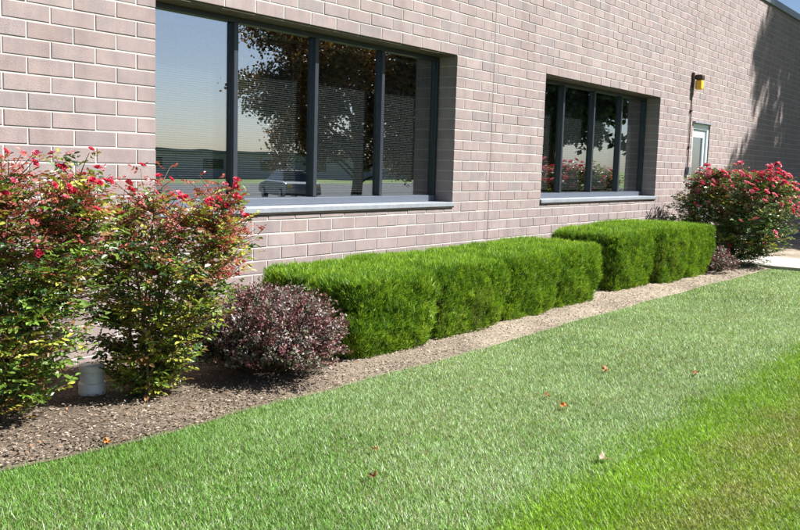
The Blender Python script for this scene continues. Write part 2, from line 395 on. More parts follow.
for cx in CJ: box_obj('control_joint', (cx-JT/2-.001, cx+JT/2+.001, .0025, .03, .0, WZ1), 'caulk', wall)
# coping, roof and the raised roof behind it
box_obj('coping', [(WX0-.03, WX1+.03, -.035, .34, WZ1+.001, WZ1+.13)], 'coping', bld, .008)
box_obj('roof', (WX0, WX1, .341, 16, WZ1-.15, WZ1+.02), 'roofmetal', bld)
box_obj('roof_screen', (18.6, 29.5, 2.2, 9, WZ1+.021, WZ1+.95), 'roofmetal', bld)
box_obj('side_wall', [(WX0, WX0+.3, .302, 16, -.1, WZ1-.151), (WX1-.3, WX1, .302, 16, -.1, WZ1-.151)], 'stucco', bld)
box_obj('rear_wall', (WX0+.302, WX1-.302, 15.7, 15.99, -.1, WZ1-.151), 'stucco', bld)
box_obj('room_floor', (WX0+.302, WX1-.302, .302, 15.69, -.08, .05), 'carpet', bld)
box_obj('room_partition', [(WX0+.302, WX1-.302, 4.2, 4.35, .051, WZ1-.152), (5.5, 5.65, .303, 4.199, .051, WZ1-.152), (10.8, 10.95, .303, 4.199, .051, WZ1-.152)], 'room', bld)
box_obj('room_ceiling', (WX0+.302, WX1-.302, .303, 4.19, 2.75, 2.8), 'room', bld)
# windows ---------------------------------------------------------------
YF = .205
def window(a, b, nlab):
    fw = .038
    win = box_obj('window', [(a+.001, a+fw, YF, YF+.09, ZS, ZT-.012), (b-fw, b-.001, YF, YF+.09, ZS, ZT-.012),
                  (a+fw, b-fw, YF, YF+.09, ZT-.012-fw, ZT-.012), (a+fw, b-fw, YF, YF+.09, ZS+.001, ZS+.062)], 'frame', bld, .003)
    box_obj('bottom_rail', (a+.03, b-.03, YF-.014, YF-.001, ZS-.001, ZS+.058), 'sunlit_rail', win, .003)
    tag(win, nlab)
    p = (b-a)/4
    for k in range(1, 4):
        x = a+k*p; box_obj('mullion', (x-.021, x+.021, YF-.004, YF+.088, ZS+.063, ZT-.0125-fw), 'frame', win, .003)
    for k in range(4):
        x0 = a+k*p+(.022 if k else fw+.001); x1 = a+(k+1)*p-(.022 if k < 3 else fw+.001)
        V, F = boxes([(x0, x1, YF+.038, YF+.044, ZS+.063, ZT-.013-fw)])
        o = obj('pane', mesh_np('pane', V, F, 'glass'), win)
    box_obj('sill', [(a-.012, b+.012, -.020, YF-.013, ZS-.044, ZS-.0015)], 'alu', win, .005)
    box_obj('sill_drip', [(a-.010, b+.010, -.014, .003, ZS-.056, ZS-.0445)], 'bronze', win)
    box_obj('lintel', [(a+.001, b-.001, .012, YF+.088, ZT-.0115, ZT-.0005)], 'lintel', win)
    return win
win1 = window(X1L, X1R, 'wide four pane window above the first hedge'); win2 = window(X2L, X2R, 'four pane window above the second hedge')
def blind(x0, x1, label, drop):
    e0 = empty('venetian_blind', ((x0+x1)/2, .33, ZT)); tag(e0, label, 'blind', 'venetian blinds behind the window panes')
    ztop = ZT-.075; zbot = ztop-drop*(ztop-(ZS+.07))
    box_obj('head_rail', (x0, x1, .310, .350, ztop-.03, ztop), 'blind', e0, .002)
    n = int((ztop-.04-zbot)/.0165); V, F = [], []
    th = math.radians(33); dx = .0125
    for i in range(n):
        z = ztop-.045-i*.0165; q = [(-dx, -1), (0, .12), (dx, 1)]
        for xx in (x0+.004, x1-.004):
            for (u, s) in ((-.0092, 0), (0, .0015), (.0092, 0)):
                V.append((xx,   .330+u*math.cos(th)-s*math.sin(th), z+u*math.sin(th)+s*math.cos(th)))
        o = i*6; F += [(o, o+3, o+4, o+1), (o+1, o+4, o+5, o+2)]
    tag(obj('slats', mesh_np('slats', V, F, 'blind', smooth=True), e0), kind='stuff')
    box_obj('bottom_rail', (x0+.003, x1-.003, .321, .339, zbot-.012, zbot), 'blind', e0, .002)
    for f in (.14, .5, .86):
        x = x0+(x1-x0)*f; box_obj('ladder_cord', (x-.0012, x+.0012, .3155, .3175, zbot, ztop-.03), 'blind', e0)
ords = ['leftmost', 'second', 'third', 'rightmost']
for wi, (a, b) in enumerate(((X1L, X1R), (X2L, X2R))):
    p = (b-a)/4
    for k in range(4):
        blind(a+k*p+.05, a+(k+1)*p-.05, f"pale venetian blind behind the {ords[k]} pane of the {'near wide' if wi == 0 else 'far'} window", 1.0)
# door ------------------------------------------------------------------
dr = box_obj('door', [(DX0+.004, DX0+.075, .02, .14, .03, DZ-.005), (DX1-.075, DX1-.004, .02, .14, .03, DZ-.005), (DX0+.075, DX1-.075, .02, .14, DZ-.09, DZ-.005)], 'door', bld, .004)
box_obj('door_leaf', [(DX0+.077, DX0+.17, .05, .10, .035, DZ-.093), (DX1-.17, DX1-.077, .05, .10, .035, DZ-.093), (DX0+.17, DX1-.17, .05, .10, DZ-.22, DZ-.093), (DX0+.17, DX1-.17, .05, .10, .035, .28)], 'door', dr, .003)
V, F = boxes([(DX0+.171, DX1-.171, .07, .076, .281, DZ-.221)]); obj('pane', mesh_np('pane', V, F, 'glass'), dr)
V, F = tubes([(np.array([(DX0+.13, .02, .9), (DX0+.13, -.03, .92), (DX0+.13, -.03, 1.2), (DX0+.13, .02, 1.22)])+[0, .03, 0], [.011]*4)], 8); obj('handle', mesh_np('handle', V, F, 'alu', smooth=True), dr)
box_obj('drip_cap', (DX0-.03, DX1+.03, -.045, .02, DZ+.0005, DZ+.022), 'alu', dr)
# wall light with conduit -----------------------------------------------
lx, lz = 11.36, 2.70
lamp = tag(empty('wall_light', (lx, 0, lz)), 'dark wall light with amber lens above the door conduit', 'light')
box_obj('back_plate', (lx-.07, lx-.02, -.035, -.0005, lz-.05, lz+.18), 'bronze', lamp, .004)
box_obj('housing', [(lx-.03, lx+.11, -.15, -.03, lz+.07, lz+.15)], 'bronze', lamp, .02)
box_obj('lens', [(lx-.022, lx+.102, -.142, -.036, lz-.08, lz+.069)], 'amber', lamp, .025)
V, F = tubes([([(lx-.045, -.016, lz-.051), (lx-.045, -.016, 1.42)], [.008, .008])], 8)
cd = obj('conduit', mesh_np('conduit', V, F, 'conduit', smooth=True), lamp)
box_obj('strap', [(lx-.075, lx-.015, -.029, -.001, z, z+.02) for z in (2.28, 1.72)], 'bronze', cd)
box_obj('junction_box', (lx-.10, lx+.01, -.06, -.001, 1.30, 1.42), 'boxgrey', lamp, .004)

# ------------------------------------------------------------------ white pipe
pl = np.array([.06, -.74, .0]); pipe = tag(empty('drain_pipe', pl), 'white plastic pipe standing in mulch between two rose bushes', 'pipe')
V, F = lathe([(.069, -.02), (.072, .0), (.072, .105), (.069, .112), (.063, .114)], 32, pl); obj('coupling', mesh_np('coupling', V, F, 'pvc', smooth=True), pipe)
V, F = lathe([(.0625, .05), (.0625, .19), (.058, .195), (.058, .15)], 32, pl); obj('tube', mesh_np('tube', V, F, 'pvc', smooth=True), pipe)
V, F = lathe([(.066, .17), (.067, .172), (.067, .205), (.060, .211), (.0005, .213)], 32, pl); obj('cap', mesh_np('cap', V, F, 'pvc', smooth=True), pipe)

# ------------------------------------------------------------------ hedges
def superbox(n):
    """points of a cube surface grid -> verts in [-1,1]^3, quads"""
    V, F, o = [], [], 0; t = np.linspace(-1, 1, n)
    for ax in range(3):
        for s in (-1, 1):
            a, b = np.meshgrid(t, t); P = np.zeros((n, n, 3)); P[..., ax] = s; P[..., (ax+1) % 3] = a; P[..., (ax+2) % 3] = b
            V.append(P.reshape(-1, 3)); i = np.arange(n-1)[:, None]*n; j = np.arange(n-1)[None]
            q = np.stack([i+j, i+j+1, i+n+j+1, i+n+j], -1).reshape(-1, 4); F.append((q if s > 0 else q[:, ::-1])+o); o += n*n
    return np.concatenate(V), np.concatenate(F)
def sef(Q): return (((Q[..., 0]**5.5+Q[..., 1]**5.5)**(14/5.5)+Q[..., 2]**14)**(1/14))[..., None]
def se(P, n): return P/sef(np.abs(P))
def shrub_map(U, S, seed):
    """unit superellipsoid -> one clipped shrub; S = x0,x1,y0,y1,h"""
    x0, x1, y0, y1, h = S; z = (U[:, 2]+1)/2
    tap = 1-.14*np.clip(1-z/.55, 0, 1)**1.6
    X = (x0+x1)/2+U[:, 0]*(x1-x0)/2*tap; Y = (y0+y1)/2+U[:, 1]*(y1-y0)/2*tap
    lump = .055*(vnoise(X*1.0+z*.6, Y+z*.9, .19, seed)-.5)+.02*(vnoise(X+z, Y-z, .08, seed+1)-.5)
    return np.stack([X+U[:, 0]*lump, Y+U[:, 1]*lump, .015+z*h*(1+.02*np.sin(X*3.1+seed))+lump*.35], -1)
def hedge(name, label, shrubs, dens, brown=(), seed=0):
    xm = np.mean([s[:2] for s in shrubs]); hg = tag(empty(name, (xm, -.8, 0)), label, 'hedge', 'clipped juniper hedges')
    rng = np.random.default_rng(seed+77)
    for k, S in enumerate(shrubs):
        x0, x1, y0, y1, h = S
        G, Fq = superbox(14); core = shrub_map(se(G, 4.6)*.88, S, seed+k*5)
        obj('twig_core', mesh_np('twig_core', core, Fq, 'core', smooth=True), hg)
        w, d = x1-x0, y1-y0
        A = np.array([w*d, w*d*.0, w*h, w*h*.45, d*h, d*h]); nC = int(A.sum()*dens); f = rng.choice(6, nC, p=A/A.sum())
        P = rng.uniform(-1, 1, (nC, 3))
        for i, (ax, s) in enumerate(((2, 1), (2, -1), (1, -1), (1, 1), (0, -1), (0, 1))): P[f == i, ax] = s
        U = se(P, 4.6); depth = rng.uniform(0, 1, nC)**1.6; U2 = U*(1-.10*depth)[:, None]
        C = shrub_map(U2, S, seed+k*5); nn = nrm(np.sign(U)*np.abs(U)**[6, 6, 10]/np.array([w/2, d/2, h/2]))
        keep = np.ones(nC, bool)
        for j, T in enumerate(shrubs):
            if j == k: continue
            q = np.abs((C-np.array([(T[0]+T[1])/2, (T[2]+T[3])/2, T[4]/2]))/np.array([(T[1]-T[0])/2, (T[3]-T[2])/2, T[4]/2]))
            keep &= ~(sef(q)[..., 0] < .90)
        C, nn, depth = C[keep], nn[keep], depth[keep]; nC = len(C)
        # every clump is a small upright spray of scale-leaf shoots
        nb = 20; ci = np.repeat(np.arange(nC), nb); n = len(ci)
        cd = nrm(nn*rng.uniform(.25, .75, (nC, 1))+np.array([0, 0, 1.])*rng.uniform(.55, 1.1, (nC, 1))+rng.normal(size=(nC, 3))*.22)
        ax = nrm(cd[ci]+rng.normal(size=(n, 3))*.33); t = rng.random(n)[:, None]
        pos = C[ci]-cd[ci]*.03+cd[ci]*t*.035+rng.normal(size=(n, 3))*.009
        L = rng.uniform(.018, .050, n); Wd = rng.uniform(.003, .006, n)
        V, F = needles(pos, ax, rdir(n, rng), L, Wd*1.15)
        tone = rng.normal(0, .13, nC)[ci]+rng.normal(0, .10, n)+.28*(vnoise(C[:, 0]+C[:, 2]*.5, C[:, 1]-C[:, 2], .16, seed+9)-.5)[ci]
        base = np.array([.165, .300, .022]); lime = np.array([.37, .51, .05]); deep = np.array([.06, .145, .016])
        mixv = np.clip(.5+tone*1.6, 0, 1)[:, None]
        cc = np.where(mixv > .5, base+(lime-base)*(mixv-.5)*2, deep+(base-deep)*mixv*2)
        if k in brown:
            bz = np.clip((vnoise(C[:, 0]*2.2, C[:, 2]*.6+C[:, 0], .15, 31)-.42)*4, 0, 1)*np.clip((.9*h-C[:, 2])/(.3*h), 0, 1)*(nn[:, 1] < -.3)
            tan = np.array([.22, .20, .07]); cc = cc+(tan-cc)*(.75*bz[ci]*rng.random(n))[:, None]
        tipc = np.stack([cc*.55, cc*.55, np.minimum(cc*1.35+[.025, .06, .005], 1)], 1).reshape(-1, 3)     # fresh growth is paler at the tip; also paints in the sunlit tops
        tag(obj('foliage', mesh_np('foliage', V, F, 'hedge', tipc), hg), kind='stuff')
        st = []
        for q in range(5):
            bx, by = (x0+x1)/2+rng.normal()*.05, (y0+y1)/2+rng.normal()*.05; ang = rng.uniform(0, 6.3); rr = rng.uniform(.1, .25)
            st.append(([(bx, by, -.02), (bx+rr*.5*math.cos(ang), by+rr*.5*math.sin(ang), h*.3), (bx+rr*math.cos(ang), by+rr*math.sin(ang), h*.75)], [.02, .014, .006]))
        V, F = tubes(st, 6); obj('stem', mesh_np('stem', V, F, 'bark', smooth=True), hg)
hedge('juniper_hedge', 'long bright green clipped hedge under the wide window beside the purple shrub',
      [(1.60, 2.62, -1.32, -.34, .55), (2.54, 3.72, -1.28, -.32, .56), (3.66, 4.68, -1.25, -.30, .57), (4.61, 5.60, -1.24, -.30, .57)], 2300, brown=(1,), seed=1)
hedge('juniper_hedge', 'shorter bright green clipped hedge farther along, next to the flowering rose bush',
      [(6.12, 7.30, -1.16, -.30, .655), (7.12, 8.10, -1.26, -.28, .665), (7.98, 8.95, -1.28, -.30, .655)], 1700, brown=(1,), seed=4)

# ------------------------------------------------------------------ rose bushes
def bloom_mesh(seed, open_):
    rng = np.random.default_rng(seed); P, A, Nn, L, Wd = [], [], [], [], []
    for ring, (cnt, tilt, ln) in enumerate(((5, .25, 1.0), (5, .65, .9), (4, 1.1, .72), (3, 1.4, .5))):
        for i in range(cnt):
            a = (i+ring*.5)*2*math.pi/cnt+rng.normal()*.12; tl = tilt*open_+rng.normal()*.1
            r = np.array([math.cos(a), math.sin(a), 0]); ax = r*math.cos(tl)+np.array([0, 0, math.sin(tl)])
            P.append(r*.003); A.append(ax); Nn.append(-r*math.sin(tl)+np.array([0, 0, math.cos(tl)])); L.append(.030*ln); Wd.append(.030*ln)
    V, F = leaves(np.array(P), np.array(A), np.array(Nn), np.array(L), np.array(Wd), .6, -.1)
    c = np.repeat(np.array([[.62, .035, .085]])*rng.uniform(.75, 1.2, (len(P), 1))+rng.uniform(0, .05, (len(P), 1)), 6, 0)
    return mesh_np('flower', V, F, 'petal', c, smooth=True)
BLOOM = [bloom_mesh(i, o) for i, o in ((1, 1.0), (2, 1.0), (3, 1.5), (4, .8))]
def bloom_pink(seed):
    me = bloom_mesh(seed, 1.0); a = me.color_attributes['Col']; n = len(a.data); c = np.empty(n*4, np.float32); a.data.foreach_get('color', c)
    c = c.reshape(-1, 4); c[:, :3] = c[:, :3]*[1.15, 3.6, 2.6]+[0, .03, .03]; a.data.foreach_set('color', c.ravel()); return me
BLOOM_P = [bloom_pink(7), bloom_pink(8)]
def rose(name, label, base, envelope, ncanes, ntwig, nflower, pal, seed, height, shoots=(), leafL=.036, pinkshare=.25, redtop=.55):
    rng = np.random.default_rng(seed); base = np.array([*base, 0.]); bush = tag(empty(name, base), label, 'rose bush', 'rose bushes')
    tips = []; tries = 0
    while len(tips) < ntwig:
        z = (.09+.91*rng.random()**.75)*height; a = rng.uniform(0, 2*math.pi); ox, oy, R = envelope(z/height, a)
        rr = R*rng.random()**.38; tips.append((base[0]+ox+rr*math.cos(a), base[1]+oy+rr*math.sin(a), z))
    for i in range(26 if height < 1.3 else 14):                  # slender new shoots above the crown
        a = rng.uniform(0, 2*math.pi); ox, oy, R = envelope(.88, a); rr = R*math.sqrt(rng.random())
        shoots = (*shoots, (ox+rr*math.cos(a), oy+rr*math.sin(a), height*rng.uniform(.96, 1.09)))
    tips = np.array(tips); tips = np.concatenate([tips, np.array([(base[0]+s[0], base[1]+s[1], s[2]) for s in shoots]).reshape(-1, 3)])
    paths = []; heads = []
    ce = []
    for i in range(ncanes):
        a = rng.uniform(0, 2*math.pi); z = height*rng.uniform(.55, .98); ox, oy, R = envelope(z/height, a); rr = R*rng.uniform(.25, .9)
        e_ = base+[ox+rr*math.cos(a), oy+rr*math.sin(a), z]; b0 = base+[rng.normal()*.05, rng.normal()*.05, -.02]
        m_ = b0*.55+e_*.45+[0, 0, .12*height]+rng.normal(size=3)*.03; t = np.linspace(0, 1, 9)[:, None]
        C = b0*(1-t)**2+2*m_*t*(1-t)+e_*t*t; paths.append((C, np.linspace(.010, .0035, 9))); ce.append(C)
    ce = np.concatenate(ce)
    lp, la, ln_, ll, lc = [], [], [], [], []
    for ti, T in enumerate(tips):
        low = ce[ce[:, 2] < max(T[2]-.04, .05)]; d = np.linalg.norm(low-T, axis=1); S = low[np.argmin(d)]
        mid = (S+T)/2+[0, 0, -.02]+rng.normal(size=3)*.02; t = np.linspace(0, 1, 6)[:, None]
        Cc = S*(1-t)**2+2*mid*t*(1-t)+T*t*t; paths.append((Cc, np.linspace(.004, .0016, 6)))
        heads.append((T, nrm(T-mid)))
        nl = rng.integers(5, 9); frac = T[2]/height
        ax0 = nrm(np.array([(T-base)[0], (T-base)[1], .25])+rng.normal(size=3)*.35)
        young = (ti >= ntwig and rng.random() < .75) or rng.random() < redtop*np.clip((frac-.5)*2.4, 0, 1)
        yellow = rng.random() < pal['yellow']
        for q in range(nl):
            s = 1-q*.13*rng.uniform(.7, 1.2); s = max(s, .1); P0 = S*(1-s)**2+2*mid*s*(1-s)+T*s*s
            az = q*2.4+rng.uniform(0, .6); out = nrm(np.array([math.cos(az), math.sin(az), rng.uniform(-.15, .55)])+ax0*.35)
            sc_ = leafL*rng.uniform(.7, 1.2)*(.7 if young else 1)
            col = pal['young'] if young else ((.21, .12, .05) if rng.random() < pal['bronze'] else (pal['yel'] if yellow else (pal['dark'] if rng.random() < pal['darkshare'] else pal['green'])))
            col = np.array(col)*rng.uniform(.85, 1.5)+rng.normal(size=3)*.006
            up = nrm(np.array([0, 0, 1.])+rng.normal(size=3)*.35); sd = nrm(np.cross(out, up)); ra = sc_*2.6
            for (f, s_) in ((1.0, 0), (.72, 1), (.72, -1), (.42, 1), (.42, -1)):
                lp.append(P0+out*ra*f*.8); la.append(out*(1 if s_ == 0 else .55)+sd*s_*.85-[0, 0, .15]+rng.normal(size=3)*.12)
                ln_.append(up+rng.normal(size=3)*.28); ll.append(sc_*(1.05 if s_ == 0 else .85)*rng.uniform(.8, 1.15)); lc.append(np.clip(col*rng.uniform(.82, 1.2), .004, 1))
    V, F = tubes(paths[:ncanes], 6); obj('canes', mesh_np('canes', V, F, 'cane', smooth=True), bush)
    V, F = tubes(paths[ncanes:], 4); tag(obj('twigs', mesh_np('twigs', V, F, 'cane', smooth=True), bush), kind='stuff')
    ll = np.array(ll); V, F = leaves(np.array(lp), np.array(la), np.array(ln_), ll, ll*.62, .25, .12)
    tag(obj('foliage', mesh_np('foliage', V, F, 'roseleaf', np.repeat(np.array(lc), 6, 0), smooth=False), bush), kind='stuff')
    # blooms: on the outer and upper tips, those seen from the lawn first
    out = []
    for i, (T, dr_) in enumerate(heads):
        ox, oy, R = envelope(T[2]/height, 0); rad = math.hypot(T[0]-base[0]-ox, T[1]-base[1]-oy)/max(R, .01)
        out.append((T[2]/height*(1.2 if height > 1.3 else 2.6)+rad*.6-.45*(T[1]-base[1])-.2*(T[0]-base[0])+rng.normal()*.4+(.25 if i >= ntwig else 0), i))
    for s, i in sorted(out, reverse=True)[:nflower]:
        T, dr_ = heads[i]
        for c_ in range(1 if rng.random() < .55 else 2):
            me = BLOOM_P[rng.integers(2)] if rng.random() < pinkshare else BLOOM[rng.integers(len(BLOOM))]
            f = bpy.data.objects.new('flower', me); dv = nrm(np.array([dr_[0]*.4+SUN.x*.25, dr_[1]*.4+SUN.y*.5, .7])+rng.normal(size=3)*.3)
            f.location = Vector(T+dv*.015+rng.normal(size=3)*(.03 if c_ else .004)-base); f.rotation_mode = 'QUATERNION'
            f.rotation_quaternion = Vector(dv).to_track_quat('Z', 'Y'); f.scale = [rng.uniform(.7, 1.1)*(1.55 if height > 1.3 else .85)]*3; link(f, bush)
    return bush
PAL = dict(green=(.125, .205, .034), dark=(.032, .075, .024), yel=(.32, .32, .055), young=(.34, .085, .075), yellow=.24, darkshare=.22, bronze=.16)
PALB = dict(PAL, yellow=.40, darkshare=.25, green=(.135, .20, .034))
PALC = dict(PAL, yellow=.10, darkshare=.3, bronze=.07, green=(.11, .18, .06), young=(.20, .06, .035))
def env_B(t, a): 
    R = .10+.39*min(1, t/.5) if t < .8 else .49*(1-(t-.8)*1.5)
    return (.33*t-.02, .02, R)
def env_A(t, a):
    R = .27+.25*math.sin(min(1, t/.62)*math.pi/2) if t < .72 else .52*(1-((t-.72)/.36)**2*.8)
    return (-.08+.29*t, -.03, R)
def env_C(t, a):
    R = .95*math.sqrt(max(.05, 1-((t-.55)/.56)**2))
    return (.05*t, -.03, R)
rose('rose_bush', 'big rose bush with red tips cut off by the left edge of the picture', (-.55, -.78), env_A, 14, 720, 30, PAL, 21, 1.24,
     shoots=((.05, .1, 1.33), (.35, -.05, 1.32), (.52, .0, 1.18), (-.1, -.25, 1.3)))
rose('rose_bush', 'upright rose bush with yellowing leaves between white pipe and purple shrub', (.21, -.96), env_B, 12, 540, 30, PALB, 22, 1.14,
     shoots=((.02, .02, 1.27), (.28, .10, 1.28), (.42, .02, 1.24), (.70, -.02, 1.05), (.60, .05, 1.12), (.66, .02, .98), (.58, -.06, .92), (-.12, .05, 1.2)))
rose('rose_bush', 'rounded rose bush covered in pink and red blooms beside the door', (10.42, -1.05), env_C, 16, 1050, 150, PALC, 23, 1.36,
     shoots=((-.55, .35, 1.38), (-.8, .1, 1.15), (-.75, .25, 1.2), (.3, .2, 1.45), (.7, .0, 1.35)), leafL=.046, pinkshare=.75, redtop=.35)

# ------------------------------------------------------------------ barberry shrubs
def barberry(label, c, R, h, n, seed, Ls=.019):
    rng = np.random.default_rng(seed); b = np.array([*c, 0.]); sh = tag(empty('barberry_shrub', b), label, 'shrub', 'purple barberry shrubs')
    nt_ = n//22; U = rdir(nt_, rng); U[:, 2] = np.abs(U[:, 2])*1.25-.38; U = nrm(U)
    lum = .78+.38*vnoise(U[:, 0]*2+5+U[:, 2], U[:, 1]*2+5-U[:, 2], .42, seed)
    rad = lum*rng.uniform(.62, 1, nt_)**.5
    T = b+np.stack([U[:, 0]*R*rad, U[:, 1]*R*rad, h*.46+U[:, 2]*h*.56*rad], -1); T[:, 2] = np.maximum(T[:, 2], .04)
    paths = []; P, A, Nn, L, Cc = [], [], [], [], []
    for i in range(nt_):
        S = b+np.array([U[i, 0]*R*.3, U[i, 1]*R*.3, max(.02, T[i, 2]*.35)]); mid = (S+T[i])/2+[0, 0, .05*h]; t = np.linspace(0, 1, 5)[:, None]
        C = S*(1-t)**2+2*mid*t*(1-t)+T[i]*t*t; paths.append((C, np.linspace(.003, .001, 5)))
        red = rng.random(); basec = (.215, .095, .095) if red < .42 else ((.13, .15, .09) if red < .66 else (.31, .26, .25))
        for q in range(22):
            s = 1-.5*rng.random()**1.4; p0 = S*(1-s)**2+2*mid*s*(1-s)+T[i]*s*s
            P.append(p0+rng.normal(size=3)*.008); A.append(rng.normal(size=3)+U[i]*.7+[0, 0, .4]); Nn.append(rng.normal(size=3)*.6+[0, 0, .8]+U[i]*.3)
            L.append(Ls*rng.uniform(.6, 1.25)); Cc.append(np.clip(np.array(basec)*rng.uniform(.6, 1.5), 0, 1))
    for i in range(9):
        a = rng.uniform(0, 6.3); e_ = b+[R*.4*math.cos(a), R*.4*math.sin(a), h*.5]; paths.append(([b+[0, 0, -.02], (b+e_)/2+[0, 0, .05], e_], [.009, .007, .003]))
    V, F = tubes(paths, 4); tag(obj('twigs', mesh_np('twigs', V, F, 'twig'), sh), kind='stuff')
    L = np.array(L); V, F = leaves(np.array(P), np.array(A), np.array(Nn), L, L*.68, .3, .1)
    tag(obj('foliage', mesh_np('foliage', V, F, 'barberry', np.repeat(np.array(Cc), 6, 0)), sh), kind='stuff')
barberry('round purple and grey leaved shrub between rose bush and long hedge', (1.07, -1.05), .52, .60, 30000, 41, .0185)
barberry('small dark shrub low beside the shorter hedge and under the flowering rose', (9.15, -1.14), .38, .38, 6500, 42, .022)

# ------------------------------------------------------------------ bark chips in the bed
def chips():
    rng = np.random.default_rng(5); n = 80000
    d = rng.random(n)**2.2; x = -2.2+d*12.6; e_ = bed_edge(x); y = e_+.02+(-.03-e_)*rng.random(n)**1.25
    z = .02+.03*np.sin(np.clip((y-e_)/(0-e_), 0, 1)*math.pi)**.6+rng.uniform(0, .012, n)
    z = z*np.clip((y-e_)*8+.25, 0, 1)+.004
    a = rng.uniform(0, 2*math.pi, n); ax = np.stack([np.cos(a), np.sin(a), rng.normal(0, .22, n)], -1)
    nn = np.stack([rng.normal(0, .35, n), rng.normal(0, .35, n), np.ones(n)], -1); L = .006+.024*rng.random(n)**1.7*(1+.25*(x > 5)); Wd = L*rng.uniform(.18, .45, n)
    V, F = spikes(np.stack([x, y, z], -1), ax, nn, L, Wd*1.15)
    pal = np.array([(.33, .265, .20), (.22, .17, .125), (.095, .072, .053), (.44, .38, .31), (.28, .23, .185), (.32, .16, .08)])
    w = rng.choice(6, n, p=[.25, .30, .22, .07, .13, .03]); c = pal[w]*rng.uniform(.75, 1.25, (n, 1)); dusty = np.clip((x-.6)/2.5, 0, 1)[:, None]*rng.random((n, 1)); c = c+(np.array([.50, .43, .335])-c)*.85*dusty
    tag(obj('bark_mulch', mesh_np('bark_mulch', V, F, 'chip', np.repeat(c, 4, 0))), 'shredded bark chips covering the planting bed', 'mulch', kind='stuff')
chips()

# ------------------------------------------------------------------ lawn
def lawn():
    rng = np.random.default_rng(9)
    zones = [(-2.4, 3.0, -4.9, -1.2, 41000, 1.0), (3.0, 6.5, -5.6, -1.2, 23000, 1.25), (6.5, 10.62, -6.2, -1.2, 10000, 1.7), (10.62, 16, -6.5, -1.4, 1500, 2.2),
             (-4.5, -2.4, -5, -1.2, 2500, 1.2), (-4, 8, -7, -4.9, 1500, 1.6)]
    Vs, Fq, Ft, Cs, o = [], [], [], [], 0
    for (x0, x1, y0, y1, dn, wk) in zones:
        n = int((x1-x0)*(y1-y0)*dn); x = rng.uniform(x0, x1, n); y = rng.uniform(y0, y1, n)
        k = y < bed_edge(x)+.03*(vnoise(x, y, .06, 51)-.5)+.018*rng.normal(size=n)+.012
        k &= ~((x > 10.60) & (x < 12.25))
        if x0 < -2.4 or y1 < -4: pass
        px, py, dz = project(np.stack([x, y, x*0], -1).T.T)
        k &= np.hypot(x-CAM[0], y-CAM[1]) > .5
        if dn > 3000: k &= (dz > .3) & (px > -170) & (px < 970) & (py < 660)
        x, y = x[k], y[k]; n = len(x)
        # mowing passes run along the wall: pale pass near the bed, lush pass (light off the blade lean painted in), then a dry one
        wob = .05*(vnoise(x, y*0, .8, 17)-.5)
        s1 = np.clip((-3.27+wob+.12*(vnoise(x, y, .2, 18)-.5)-y)/.22+.5, 0, 1); s2 = np.clip((-3.68+wob+.2*(vnoise(x, y, .25, 19)-.5)-y)/.25+.5, 0, 1)
        lean = np.where(s1[:, None] > rng.random((n, 1)), [[-.10, .05, 0]], [[.42, .12, 0]])
        s2 = s2*np.clip((y+4.12+wob)/.25+.5, 0, 1)
        dry = vnoise(x, y, .35, 21)*.6+vnoise(x, y, .09, 22)*.4
        hgt = rng.uniform(.009, .021, n)*(1+.6*(rng.random(n) < .10))*(.85+.35*vnoise(x, y, .13, 23))*(1-.22*s2)
        az = rng.uniform(0, 2*math.pi, n); f = np.stack([np.cos(az), np.sin(az), x*0], -1); sd = np.stack([-np.sin(az), np.cos(az), x*0], -1)
        w = rng.uniform(.0022, .0042, n)*wk; P = np.stack([x, y, x*0-.002], -1)
        ben = f*rng.uniform(.3, 1.6, (n, 1))+lean*rng.uniform(0, .9, (n, 1))
        up = np.array([0, 0, 1.]); t = P+(up*.95+ben*.95)*hgt[:, None]
        V = np.stack([P+sd*w[:, None]*.5, P-sd*w[:, None]*.5, t], 1)
        i = np.arange(n)[:, None]*3+o; Ft.append(i+[0, 1, 2]); o += 3*n; Vs.append(V.reshape(-1, 3))
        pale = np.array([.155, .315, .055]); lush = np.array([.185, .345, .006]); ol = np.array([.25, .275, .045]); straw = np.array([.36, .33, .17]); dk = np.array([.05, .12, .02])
        pale_mix = np.clip((x-.1+.5*(y+3))/1.8+.5*(vnoise(x, y, .6, 61)-.5), 0, 1)          # paler towards the right and the bed
        pale = pale+(np.array([.225, .36, .125])-pale)*pale_mix[:, None]
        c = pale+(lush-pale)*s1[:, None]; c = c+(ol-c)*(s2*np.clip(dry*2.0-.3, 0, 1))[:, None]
        pt = vnoise(x, y, .45, 41)*.5+vnoise(x, y*2.2, .16, 42)*.3+vnoise(x, y*2, 1.4, 43)*.5-.65
        c = c*(1+.55*pt)[:, None]; c = c+(np.array([.26, .38, .14])-c)*(.6*np.clip(pt*2.2, 0, 1)*(1-s1))[:, None]
        c = np.where(((1-s1)*(.14+.12*pale_mix+.25*pt) > rng.random(n))[:, None], np.array([[.46, .55, .38]])*rng.uniform(.8, 1.2, (n, 1)), c)      # scattered near-white blades: gloss glints painted as colour
        c = c*np.exp(rng.normal(0, .34, (n, 1))); r = rng.random(n)
        c = np.where((r < (.09+.09*(dry > .6))*(1-.7*s1*(1-s2)))[:, None], straw*rng.uniform(.6, 1.15, (n, 1)), c); c = np.where((r > .92)[:, None], dk*rng.uniform(.8, 1.5, (n, 1)), c)
        nearbed = np.clip(((-2.05-y)*-2.4), 0, 1)*np.clip((1.6-x)/1.6, 0, 1); c = c+(np.array([.13, .29, .035])-c)*(.45*nearbed)[:, None]
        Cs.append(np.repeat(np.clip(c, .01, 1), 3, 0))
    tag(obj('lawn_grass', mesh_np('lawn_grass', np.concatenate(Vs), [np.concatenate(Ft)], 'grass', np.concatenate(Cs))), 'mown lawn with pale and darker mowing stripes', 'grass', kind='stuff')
lawn()
